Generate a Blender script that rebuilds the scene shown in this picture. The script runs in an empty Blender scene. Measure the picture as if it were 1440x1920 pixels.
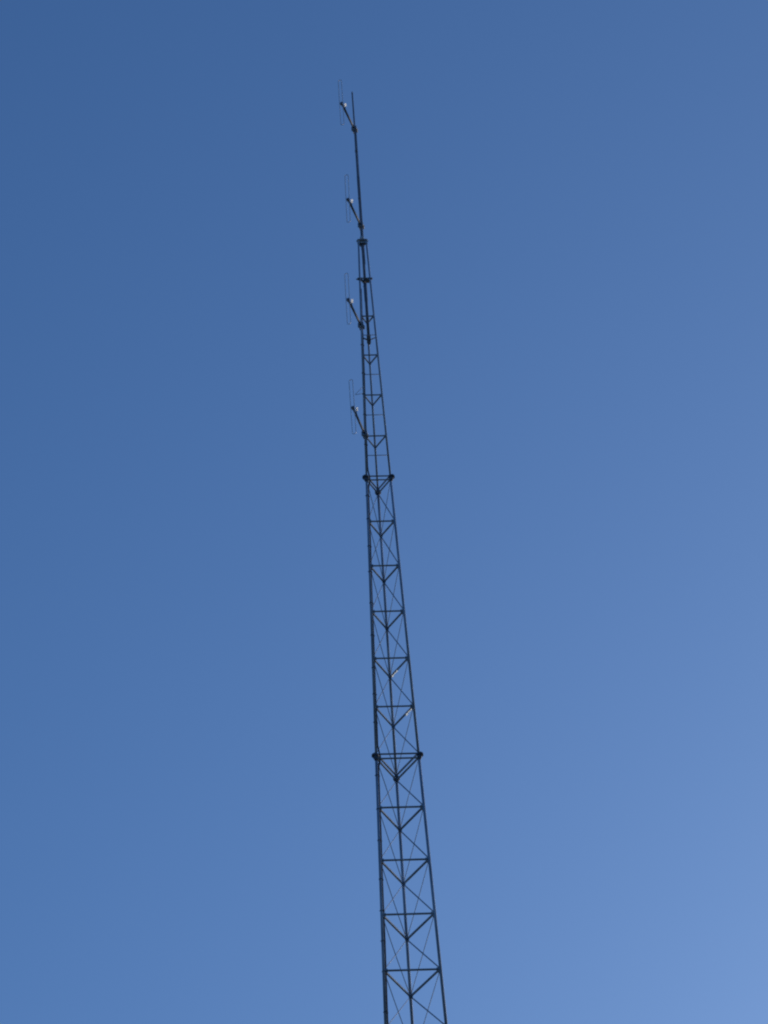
import bpy, bmesh, math, random
from mathutils import Vector, Matrix
random.seed(7)
R = math.radians
sc = bpy.context.scene
col = sc.collection

# ------------------------------------------------------------------ camera
F_PX, W_PX = 5604.57, 1440.0
PITCH, ROLL, YAW, PHI = 0.7335, 0.06797, 0.00165, 0.06973
JZ = 30.48                                   # height of the lower flanged joint
cam = bpy.data.cameras.new('camera')
cam.sensor_fit = 'HORIZONTAL'
cam.sensor_width = 36.0
cam.lens = F_PX / W_PX * 36.0
cam.clip_start, cam.clip_end = 0.1, 9000
camo = bpy.data.objects.new('camera', cam)
col.objects.link(camo)
camo.matrix_world = (Matrix.Translation((0, -38.0882, JZ - 28.9323))
                     @ Matrix.Rotation(-YAW, 4, 'Z')
                     @ Matrix.Rotation(math.pi / 2 + PITCH, 4, 'X')
                     @ Matrix.Rotation(-ROLL, 4, 'Z'))
sc.camera = camo

# ------------------------------------------------------------------ sky, sun, exposure
SUN_EL, SUN_AZ = 9.48, 37.46                  # azimuth clockwise from +Y (view direction), to the right
world = bpy.data.worlds.new('World')
sc.world = world
world.use_nodes = True
nt = world.node_tree
bg = nt.nodes['Background']
sky = nt.nodes.new('ShaderNodeTexSky')
sky.sky_type = 'NISHITA'
sky.sun_disc = False
sky.sun_elevation = R(SUN_EL)
sky.sun_rotation = R(SUN_AZ)
sky.altitude = 0
sky.air_density = 1.03
sky.dust_density = 4.08
sky.ozone_density = 6.54
nt.links.new(sky.outputs[0], bg.inputs[0])
bg.inputs[1].default_value = 0.15

sun = bpy.data.lights.new('sun', 'SUN')
sun.energy = 2.2
sun.angle = R(0.53)
sun.color = (1.0, 0.86, 0.70)
suno = bpy.data.objects.new('sun', sun)
col.objects.link(suno)
sdir = Vector((math.sin(R(SUN_AZ)) * math.cos(R(SUN_EL)), math.cos(R(SUN_AZ)) * math.cos(R(SUN_EL)), math.sin(R(SUN_EL))))
suno.rotation_euler = sdir.to_track_quat('Z', 'Y').to_euler()

sc.view_settings.view_transform = 'Standard'
sc.view_settings.look = 'None'
sc.view_settings.exposure = 0.357
sc.view_settings.gamma = 1.0
sc.render.engine = 'CYCLES'
sc.cycles.filter_width = 2.15                 # soft phone lens


# ------------------------------------------------------------------ materials
def mat(name, base, rough=0.5, metal=0.0, var=0.25, scale=6.0, bump=0.0, translucent=0.0, streak=False, spec=0.5):
    m = bpy.data.materials.new(name)
    m.use_nodes = True
    t = m.node_tree
    b = t.nodes['Principled BSDF']
    b.inputs['Roughness'].default_value = rough
    b.inputs['Metallic'].default_value = metal
    b.inputs['Specular IOR Level'].default_value = spec
    tc = t.nodes.new('ShaderNodeTexCoord')
    mp = t.nodes.new('ShaderNodeMapping')
    mp.inputs['Scale'].default_value = (1, 1, 0.25) if streak else (1, 1, 1)
    n = t.nodes.new('ShaderNodeTexNoise')
    n.inputs['Scale'].default_value = scale
    n.inputs['Detail'].default_value = 6
    t.links.new(tc.outputs['Object'], mp.inputs[0])
    t.links.new(mp.outputs[0], n.inputs[0])
    r = t.nodes.new('ShaderNodeValToRGB')
    r.color_ramp.elements[0].position = 0.3
    r.color_ramp.elements[1].position = 0.7
    r.color_ramp.elements[0].color = tuple(c * (1 - var) for c in base) + (1,)
    r.color_ramp.elements[1].color = tuple(min(1, c * (1 + var)) for c in base) + (1,)
    t.links.new(n.outputs[0], r.inputs[0])
    t.links.new(r.outputs[0], b.inputs['Base Color'])
    if bump:
        bp = t.nodes.new('ShaderNodeBump')
        bp.inputs['Strength'].default_value = bump
        bp.inputs['Distance'].default_value = 0.01
        t.links.new(n.outputs[0], bp.inputs['Height'])
        t.links.new(bp.outputs[0], b.inputs['Normal'])
    if translucent:
        tr = t.nodes.new('ShaderNodeBsdfTranslucent')
        tr.inputs[0].default_value = tuple(base) + (1,)
        mx = t.nodes.new('ShaderNodeMixShader')
        mx.inputs[0].default_value = translucent
        t.links.new(b.outputs[0], mx.inputs[1])
        t.links.new(tr.outputs[0], mx.inputs[2])
        t.links.new(mx.outputs[0], t.nodes['Material Output'].inputs[0])
    return m


M_STEEL = mat('weathered_steel', (0.27, 0.31, 0.39), 0.65, 0.0, 0.35, 5, 0.3, streak=True)
M_BRACKET = mat('rusty_bracket', (0.15, 0.125, 0.115), 0.8, 0.0, 0.4, 12, 0.4)
M_FLANGE = mat('dark_flange_steel', (0.09, 0.105, 0.145), 0.75, 0.0, 0.35, 14, 0.3, spec=0.25)
M_MAST = mat('mast_tube', (0.16, 0.19, 0.26), 0.85, 0.0, 0.3, 4, 0.2, streak=True, spec=0.12)
M_ALU = mat('dull_aluminium', (0.55, 0.53, 0.56), 0.45, 0.2, 0.15, 9)
M_WHITE = mat('white_plastic', (0.82, 0.83, 0.84), 0.4, 0.0, 0.04, 9, translucent=0.85)
M_GLINT = mat('painted_glint', (0.75, 0.78, 0.8), 0.4, 0.0, 0.1, 9, translucent=0.8)  # pale see-through colour standing in for sun glints on steel
M_COLLAR = mat('bare_zinc', (0.45, 0.45, 0.48), 0.4, 0.2, 0.2, 20)
M_CABLE = mat('cable_jacket', (0.05, 0.055, 0.075), 0.85, 0.0, 0.3, 8, spec=0.15)
M_CONC = mat('concrete', (0.32, 0.31, 0.29), 0.9, 0.0, 0.2, 3, 0.3)
M_GRASS = mat('meadow_ground', (0.12, 0.125, 0.06), 0.95, 0.0, 0.4, 0.8, 0.5)


# ------------------------------------------------------------------ mesh helpers
def frame(a, b):
    d = (b - a).normalized()
    up = Vector((0, 0, 1)) if abs(d.z) < 0.95 else Vector((0, 1, 0))
    x = d.cross(up).normalized()
    y = x.cross(d).normalized()
    return d, x, y


def tube(bm, pts, rad, n=12, cap=True, closed=False):
    """Round bar through pts; rad is a number or one per point."""
    pts = [Vector(p) for p in pts]
    k = len(pts)
    rad = rad if isinstance(rad, (list, tuple)) else [rad] * k
    rings = []
    px = None
    for i, p in enumerate(pts):
        if closed:
            d = (pts[(i + 1) % k] - pts[i - 1]).normalized()
        else:
            d = (pts[min(i + 1, k - 1)] - pts[max(i - 1, 0)]).normalized()
        if px is None:
            up = Vector((0, 0, 1)) if abs(d.z) < 0.95 else Vector((0, 1, 0))
            x = d.cross(up).normalized()
        else:
            x = (px - d * px.dot(d)).normalized()
        px = x
        y = x.cross(d).normalized()
        rings.append([bm.verts.new(p + (x * math.cos(2 * math.pi * j / n) + y * math.sin(2 * math.pi * j / n)) * rad[i]) for j in range(n)])
    for i in range(k if closed else k - 1):
        a, b = rings[i], rings[(i + 1) % k]
        for j in range(n):
            f = bm.faces.new((a[j], a[(j + 1) % n], b[(j + 1) % n], b[j]))
            f.smooth = True
    if cap and not closed:
        bm.faces.new(rings[0][::-1])
        bm.faces.new(rings[-1])


def prism(bm, prof, a, b, x, y):
    """Sweep a closed 2-D profile from a to b."""
    ra = [bm.verts.new(a + x * u + y * v) for u, v in prof]
    rb = [bm.verts.new(b + x * u + y * v) for u, v in prof]
    n = len(prof)
    for j in range(n):
        bm.faces.new((ra[j], ra[(j + 1) % n], rb[(j + 1) % n], rb[j]))
    bm.faces.new(ra[::-1])
    bm.faces.new(rb)


def box(bm, c, dx, dy, dz, x=Vector((1, 0, 0)), y=Vector((0, 1, 0)), z=Vector((0, 0, 1))):
    prof = [(-dx / 2, -dy / 2), (dx / 2, -dy / 2), (dx / 2, dy / 2), (-dx / 2, dy / 2)]
    prism(bm, prof, Vector(c) - z * dz / 2, Vector(c) + z * dz / 2, x, y)


def build(name, bm, m, parent=None, loc=None):
    bmesh.ops.recalc_face_normals(bm, faces=bm.faces)
    me = bpy.data.meshes.new(name)
    bm.to_mesh(me)
    bm.free()
    me.materials.append(m)
    o = bpy.data.objects.new(name, me)
    col.objects.link(o)
    if parent:
        o.parent = parent
    if loc is not None:
        o.location = loc
    return o


def tag(o, label=None, cat=None, group=None, kind=None):
    if label: o['label'] = label
    if cat: o['category'] = cat
    if group: o['group'] = group
    if kind: o['kind'] = kind
    return o


def empty(name, loc=(0, 0, 0), rz=0):
    o = bpy.data.objects.new(name, None)
    o.empty_display_size = 0.2
    col.objects.link(o)
    o.location = loc
    o.rotation_euler = (0, 0, rz)
    return o


# ------------------------------------------------------------------ ground
bm = bmesh.new()
N = 48
S = 3000.0
grid = []
for i in range(N + 1):
    row = []
    for j in range(N + 1):
        u, v = i / N * 2 - 1, j / N * 2 - 1
        x, y = S * u * abs(u), S * v * abs(v)
        r = math.hypot(x, y)
        z = 0.0 if r < 60 else 0.5 * math.sin(x * 0.011 + 1) * math.sin(y * 0.013) * min(1, (r - 60) / 200)
        row.append(bm.verts.new((x, y, z)))
    grid.append(row)
for i in range(N):
    for j in range(N):
        f = bm.faces.new((grid[i][j], grid[i + 1][j], grid[i + 1][j + 1], grid[i][j + 1]))
        f.smooth = True
tag(build('ground', bm, M_GRASS), kind='structure')

# ------------------------------------------------------------------ lattice tower
SEC, BAYS = 6.096, 6
BAY = SEC / BAYS
WID = [(-30.48, 1.946), (-6.096, 0.9390), (0.0, 0.6767), (6.096, 0.4133), (12.192, 0.1446)]
TOP = 12.192


def width(z):
    for (z0, w0), (z1, w1) in zip(WID, WID[1:]):
        if z <= z1:
            return w0 + (w1 - w0) * (z - z0) / (z1 - z0)
    return WID[-1][1]


ANG = {'left': 210, 'right': 330, 'back': 90}


def node(which, z):
    r = width(z) / math.sqrt(3)
    a = R(ANG[which]) + PHI
    return Vector((r * math.cos(a), r * math.sin(a), z + JZ))


def leg_r(z):
    return 0.0240 if z < -6.2 else 0.0225 if z < -0.01 else 0.0205 if z < 6.09 else 0.0165


tower = empty('lattice_tower', (0, 0, 0))
tag(tower, 'dark three legged steel lattice tower tapering upward against the blue sky', 'tower')


def strut_prof(s):
    t = 0.006
    return [(-s / 2, -s / 2), (s / 2, -s / 2), (s / 2, -s / 2 + t), (-s / 2 + t, -s / 2 + t), (-s / 2 + t, s / 2), (-s / 2, s / 2)]


def add_strut(bm, a, b, z, s):
    """Angle iron between two leg nodes, stopping at the tubes."""
    pa, pb = node(a, z), node(b, z)
    d, x, y = frame(pa, pb)
    mid = Vector((0, 0, pa.z))
    if (mid - (pa + pb) / 2).dot(x) > 0:
        x = -x                                          # heel faces outwards
    r = leg_r(z)
    prism(bm, strut_prof(s), pa + d * r * 0.7, pb - d * r * 0.7, x, y)


def add_rod(bm, a, za, b, zb, r):
    pa, pb = node(a, za), node(b, zb)
    d, x, y = frame(pa, pb)
    off = leg_r(za) + 0.012
    pa, pb = pa + d * off, pb - d * off
    bow = random.uniform(-1, 1) * 0.006
    pts = []
    for i in range(7):
        t = i / 6
        pts.append(pa.lerp(pb, t) + (x * bow + y * bow * 0.6) * math.sin(math.pi * t))
    tube(bm, pts, r, 8)


def add_gussets(bm, which, z, s=0.04):
    """Welded tabs where the braces meet a leg."""
    p = node(which, z)
    for o in ANG:
        if o == which:
            continue
        q = node(o, z)
        d, x, y = frame(p, q)
        h = 0.068 if z < 6.1 else 0.042
        box(bm, p + d * (leg_r(z) + s * 0.45) - Vector((0, 0, 0.012)), s, 0.008, h, d, d.cross(Vector((0, 0, 1))), Vector((0, 0, 1)))


PAIRS = [('left', 'right'), ('right', 'back'), ('back', 'left')]
sections = [(-SEC, 0.0), (0.0, SEC), (SEC, TOP)]
JOINTS = (-SEC, 0.0, SEC)
for z0, z1 in sections:
    upper = z0 == SEC
    legs = {}
    for w in ANG:
        bm = bmesh.new()
        tube(bm, [node(w, z0 + 0.001), node(w, z1 - 0.001)], leg_r((z0 + z1) / 2), 16)
        for k in range(1, BAYS):
            add_gussets(bm, w, z0 + k * BAY, 0.04 if not upper else 0.026)
        legs[w] = build('leg', bm, M_STEEL, tower)
    # bolted flanges where this section stands on the one below
    for w in ANG:
        bm = bmesh.new()
        p = node(w, z0)
        out = Vector((p.x, p.y, 0)).normalized()
        side = out.cross(Vector((0, 0, 1)))
        c = p + out * 0.024
        fr = 0.053
        tube(bm, [c - Vector((0, 0, 0.0165)), c - Vector((0, 0, 0.0005))], fr, 20)
        tube(bm, [c + Vector((0, 0, 0.0005)), c + Vector((0, 0, 0.0165))], fr, 20)
        for k in range(4):
            a = math.pi / 4 + k * math.pi / 2
            bp = c + (out * math.cos(a) + side * math.sin(a)) * 0.039
            tube(bm, [bp - Vector((0, 0, 0.032)), bp + Vector((0, 0, 0.030))], 0.008, 6)
        tube(bm, [p - Vector((0, 0, 0.100)), p + out * 0.018 - Vector((0, 0, 0.017))], [leg_r(z0 - 0.2) + 0.002, 0.044], 14)   # weld-neck taper under the plates
        # stiffener fins under and over the plates
        for k in range(3):
            a = math.pi / 2 * (k - 1)
            dv = out * math.cos(a) + side * math.sin(a)
            sv = dv.cross(Vector((0, 0, 1)))
            for sg in (-1, 1):
                zz = Vector((0, 0, sg))
                r0 = leg_r(z0) * 0.8
                tri = [p + dv * r0 + zz * 0.0165, p + dv * 0.058 + zz * 0.0165, p + dv * r0 + zz * (0.050 if sg > 0 else 0.095)]
                va = [bm.verts.new(v + sv * 0.004) for v in tri]
                vb = [bm.verts.new(v - sv * 0.004) for v in tri]
                bm.faces.new(va)
                bm.faces.new(vb[::-1])
                for j in range(3):
                    bm.faces.new((va[j], vb[j], vb[(j + 1) % 3], va[(j + 1) % 3]))
        build('flange', bm, M_FLANGE, legs[w])
    # horizontal angle struts: one ring per bay, a pair of rings at each joint
    rings = [z0 + 0.045] + [z0 + k * BAY for k in range(1, BAYS)] + ([z1 - 0.045] if not upper else [])
    for z in rings:
        for a, b in PAIRS:
            bm = bmesh.new()
            s = 0.034 if z < -0.1 else 0.031 if z < SEC - 0.1 else 0.027
            if 'back' in (a, b): s *= 0.76
            add_strut(bm, a, b, z, s)
            build('horizontal_strut', bm, M_STEEL, tower)
    # diagonal rods on the two rear faces
    for k in range(BAYS):
        za, zb = z0 + (k + 1) * BAY, z0 + k * BAY
        if k == BAYS - 1: za -= 0.05
        if k == 0: zb += 0.05
        if upper:
            if k < 4:                                   # thin mid bay rungs instead
                zm = (za + zb) / 2
                for a, b in PAIRS[:1]:
                    bm = bmesh.new()
                    pa, pb = node(a, zm), node(b, zm)
                    tube(bm, [pa, pb], 0.0065, 8)
                    build('rung', bm, M_STEEL, tower)
            continue
        low = z0 < -0.1
        for a, b, r in (('back', 'right', 0.0105 if low else 0.0095), ('right', 'back', 0.0055), ('left', 'back', 0.0065), ('back', 'left', 0.0055)):
            bm = bmesh.new()
            add_rod(bm, a, za, b, zb, r)
            build('diagonal_rod', bm, M_STEEL, tower)

# pale strips added to stand in for sun glints on two braces
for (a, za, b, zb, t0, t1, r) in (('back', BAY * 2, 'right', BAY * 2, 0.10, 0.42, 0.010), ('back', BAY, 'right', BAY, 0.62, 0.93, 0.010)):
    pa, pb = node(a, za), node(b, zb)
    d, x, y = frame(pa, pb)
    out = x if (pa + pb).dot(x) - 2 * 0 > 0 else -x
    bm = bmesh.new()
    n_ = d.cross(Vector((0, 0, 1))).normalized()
    for i in range(3):                                  # three thin glint strips set under the brace
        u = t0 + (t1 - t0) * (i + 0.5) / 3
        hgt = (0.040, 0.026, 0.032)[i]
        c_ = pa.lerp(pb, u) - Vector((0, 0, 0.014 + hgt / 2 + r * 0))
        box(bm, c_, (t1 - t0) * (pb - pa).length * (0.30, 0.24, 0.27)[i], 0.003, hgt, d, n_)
    build('glint_patch', bm, M_GLINT, tower)

# the cap plate and the brackets that hold the mast inside the top section
bm = bmesh.new()
pr = [node(w, TOP) for w in ('left', 'right', 'back')]
cen = sum(pr, Vector()) / 3
prof = []
for i, p in enumerate(pr):
    o = (p - cen).normalized()
    q = o.cross(Vector((0, 0, 1)))
    e = p + o * 0.030
    prof += [e + q * 0.028, e - q * 0.028] if (e + q * 0.028 - pr[i - 1]).length < (e - q * 0.028 - pr[i - 1]).length else [e - q * 0.028, e + q * 0.028]
prism(bm, [(v.x, v.y) for v in prof], Vector((0, 0, TOP + JZ)), Vector((0, 0, TOP + JZ + 0.014)), Vector((1, 0, 0)), Vector((0, 1, 0)))
for w in ANG:
    p = node(w, TOP)
    box(bm, p - Vector((0, 0, 0.046)), 0.044, 0.044, 0.090)
for a, b in PAIRS:
    pa, pb = node(a, TOP), node(b, TOP)
    d = (pb - pa).normalized()
    box(bm, (pa + pb) / 2 - Vector((0, 0, 0.030)), (pb - pa).length - 0.046, 0.008, 0.055, d, d.cross(Vector((0, 0, 1))))
build('cap_plate', bm, M_STEEL, tower)

ZB = 11.14
bm = bmesh.new()
for w in ANG:
    p = node(w, ZB)
    c = Vector((0, 0, p.z))
    d = (p - c).normalized()
    x = d.cross(Vector((0, 0, 1)))
    box(bm, (p + c) / 2 + d * 0.018, (p - c).length + 0.055, 0.016, 0.036, d, x)
    tube(bm, [p + d * 0.018 + x * 0.03, p + d * 0.035, p + d * 0.018 - x * 0.03], 0.008, 8)
q = node('right', ZB) * 0.45 + node('back', ZB) * 0.25
box(bm, Vector((q.x, q.y, ZB + JZ + 0.03)), 0.075, 0.03, 0.11, Vector((0.95, 0.3, 0)).normalized(), Vector((-0.3, 0.95, 0)).normalized())
pl = node('left', ZB)
tube(bm, [pl + Vector((-0.065, 0, 0.01)), pl + Vector((0.10, 0.01, -0.075))], 0.011, 8)
build('mast_bracket', bm, M_BRACKET, tower)

ZC = 9.62
bm = bmesh.new()
box(bm, Vector((0, 0, ZC + JZ)), 0.072, 0.072, 0.15)
for w in ('left', 'back', 'right'):
    p = node(w, ZC - 0.03)
    c = Vector((0, 0, p.z))
    d = (p - c).normalized()
    r0 = 0.030
    tube(bm, [c + d * r0, p - d * leg_r(ZC) * 0.6], 0.009 if w != 'left' else 0.013, 8)
build('mast_bracket', bm, M_BRACKET, tower)

# a small V of two thin arms on the left leg
pl = node('left', 4 + SEC * 0 + 4.16)
bm = bmesh.new()
e = pl + Vector((-0.145, -0.01, -0.03))
tube(bm, [pl + Vector((-0.012, 0, 0.0)), e], 0.0042, 8)
tube(bm, [pl + Vector((-0.014, 0, 0.155)), e + Vector((-0.004, 0, 0.012))], 0.0042, 8)
build('standoff_arm', bm, M_STEEL, tower)

# the sections under the frame, down to the footing
bm = bmesh.new()
for k in range(4):
    z0 = -30.48 + SEC * k
    for w in ANG:
        tube(bm, [node(w, z0 + 0.001), node(w, z0 + SEC - 0.02)], 0.028, 12)
    for j in range(BAYS):
        z = z0 + j * BAY + (0.06 if j == 0 else 0)
        for a, b in PAIRS:
            add_strut(bm, a, b, z, 0.038)
        for a, b in (('back', 'right'), ('right', 'back'), ('left', 'back'), ('back', 'left')):
            add_rod(bm, a, z0 + (j + 1) * BAY - 0.01, b, z, 0.010)
o = build('lower_lattice', bm, M_STEEL, tower)
tag(o, kind='stuff')

bm = bmesh.new()
box(bm, Vector((0, 0.0, -0.13)), 3.6, 3.6, 0.5)
bmesh.ops.bevel(bm, geom=bm.edges[:], offset=0.03, segments=2, affect='EDGES')
tag(build('concrete_pad', bm, M_CONC), kind='structure')
for w in ANG:
    pass

# ------------------------------------------------------------------ mast through the tower's top
mast = empty('antenna_mast', (0, 0, JZ + 9.50))
tag(mast, 'thin dark tube mast rising from the capped top of the lattice tower', 'mast')
bm = bmesh.new()
zs = [(9.50, .025), (12.62, .025), (12.66, .0215), (14.02, .0215), (14.06, .019), (15.42, .0185), (15.45, .0150), (16.52, .0140), (16.535, .010)]
tube(bm, [(0.002 * math.sin(z * 2.2), 0, z - 9.50) for z, r in zs], [r for z, r in zs], 16)
build('tube', bm, M_MAST, mast)
bm = bmesh.new()
tube(bm, [(0, 0, TOP - 9.50 + 0.060), (0, 0, TOP - 9.50 + 0.135)], 0.040, 20)
build('collar', bm, M_COLLAR, mast)
bm = bmesh.new()
tube(bm, [(0, 0, z - 9.50) for z in (9.86, 10.60, 10.62, 11.08)], [0.0265, 0.0265, 0.031, 0.031], 18)
build('sleeve', bm, M_MAST, mast)
for zz in (13.40, 14.75):
    bm = bmesh.new()
    tube(bm, [(0, 0, zz - 9.50), (0, 0, zz - 9.50 + 0.05)], 0.0245, 16)
    build('band', bm, M_MAST, mast)


# ------------------------------------------------------------------ folded dipole antennas
def make_dipole():
    root = empty('dipole_antenna')
    L = 0.70                                           # boom length past the clamp; local +X points away from the tower
    bm = bmesh.new()
    tube(bm, [(0.02, 0, 0), (L, 0, 0)], 0.0210, 14)
    build('boom', bm, M_MAST, root)
    bm = bmesh.new()
    # clamp: two jaw plates around the tube, a saddle and the u-bolts
    box(bm, (0.042, 0, 0), 0.014, 0.105, 0.105)
    box(bm, (-0.042, 0, 0), 0.012, 0.095, 0.085)
    for zz in (-0.030, 0.030):
        for yy in (-0.040, 0.040):
            tube(bm, [(-0.062, yy, zz), (0.064, yy, zz)], 0.0065, 8)
    build('clamp', bm, M_STEEL, root)
    bm = bmesh.new()
    box(bm, (L + 0.010, 0, 0), 0.055, 0.060, 0.058)
    bmesh.ops.bevel(bm, geom=bm.edges[:], offset=0.008, segments=2, affect='EDGES')
    build('end_block', bm, M_MAST, root)
    # folded loop: two thin uprights joined by round bends
    bm = bmesh.new()
    X, hw, H = L + 0.045, 0.033, 0.66
    pts = []
    for k in range(13):
        a = math.pi * k / 12
        pts.append((X, hw * math.cos(a), H - hw + hw * math.sin(a)))
    for k in range(13):
        a = math.pi + math.pi * k / 12
        pts.append((X, hw * math.cos(a), -H + hw + hw * math.sin(a)))
    tube(bm, pts, 0.0054, 10, closed=True)
    loop = build('dipole_loop', bm, M_ALU, root)
    # white feed cover plate beside the boom
    bm = bmesh.new()
    fx, fy, fz = L - 0.075, 0.043, 0.033
    box(bm, (fx, fy, fz), 0.016, 0.040, 0.100)
    bmesh.ops.bevel(bm, geom=bm.edges[:], offset=0.0075, segments=3, affect='EDGES')
    build('feed_cover', bm, M_WHITE, root)
    # short jumper lead from the cover back along the boom
    bm = bmesh.new()
    tube(bm, [(fx - 0.007, fy, fz - 0.02), (fx - 0.05, 0.022, 0.0), (fx - 0.18, 0.004, -0.0225), (0.14, -0.004, -0.0235), (0.062, -0.006, -0.0225)], 0.0045, 8)
    build('jumper_lead', bm, M_CABLE, root)
    return root


def copy_tree(o, parent=None):
    c = o.copy()
    col.objects.link(c)
    if parent:
        c.parent = parent
    for ch in list(o.children):
        copy_tree(ch, c)
    return c


DIP = [(15.405, None, -107.6, 'topmost folded dipole antenna, boomed off near the tip of the thin mast'),
       (12.643, None, -107.0, 'folded dipole antenna low on the thin mast, just above the capped tower top'),
       (9.885, 'left', -106.4, 'folded dipole on the left leg beside the mast brackets, below the tower top'),
       (7.135, 'left', -104.2, 'lowest of the four folded dipoles, on the left leg above the upper flanges')]
dip0 = make_dipole()
bpy.context.view_layer.update()
for i, (z, w, az, lab) in enumerate(DIP):
    o = dip0 if i == 0 else copy_tree(dip0)
    p = node(w, z) if w else Vector((0, 0, z + JZ))
    o.location = p
    o.rotation_euler = (random.uniform(-1, 1) * 0.01, random.uniform(-1, 1) * 0.012, R(az))
    tag(o, lab, 'antenna', 'folded dipole antennas on mast and tower')

# ------------------------------------------------------------------ feed cable down the left leg
bm = bmesh.new()
pts = []
for k in range(6):
    z = 15.34 - k * (15.34 - 12.30) / 5
    pts.append(Vector((0.026, 0.008, z + JZ)))
pts.append(Vector((0.0285, 0.004, 11.6 + JZ)))
tube(bm, pts, 0.0055, 8)
rads = []
pts = []
z = 10.9
while z > -30.0:
    p = node('left', z)
    r = leg_r(z) + 0.009
    wob = 0.002 * math.sin(z * 3.1) + 0.0025 * math.sin(z * 1.27 + 1)
    jt = min(abs(z - j) for j in (-SEC, 0, SEC, -2 * SEC, -3 * SEC, -4 * SEC))
    bul = 0.05 * max(0, 1 - jt / 0.22)
    dv = Vector((0.80, 0.60, 0)).normalized()
    rr = 0.006 if z > 9.7 else 0.0125 if z > 0 else 0.0145
    pts.append(p + dv * (r + bul + wob + (0.003 if z < 0 else 0)))
    rads.append(rr)
    z -= 0.11
tube(bm, pts, rads, 10)
cab = build('feed_cable', bm, M_CABLE)
tag(cab, 'black feed cable strapped along the left leg of the lattice tower', 'cable')
z = 9.4
while z > -6.0:
    if min(abs(z - j) for j in (-SEC, 0, SEC)) > 0.25:
        p = node('left', z)
        r = leg_r(z)
        dv = Vector((0.80, 0.60, 0)).normalized()
        sv = Vector((-0.60, 0.80, 0))
        bm = bmesh.new()
        pts = []
        for k in range(16):
            a = 2 * math.pi * k / 16
            pts.append(p + dv * (0.011 + (r + 0.017) * math.cos(a)) + sv * (r + 0.004) * math.sin(a))
        tube(bm, pts, 0.0045, 6, closed=True)
        if random.random() < 0.5:                       # a cut-off tail left on the tie
            tube(bm, [p - dv * (r + 0.002), p - dv * (r + 0.022) + Vector((0, 0, -0.012))], 0.0035, 6)
        build('cable_tie', bm, M_CABLE, cab)
    z -= 0.62 + random.uniform(-0.12, 0.12)
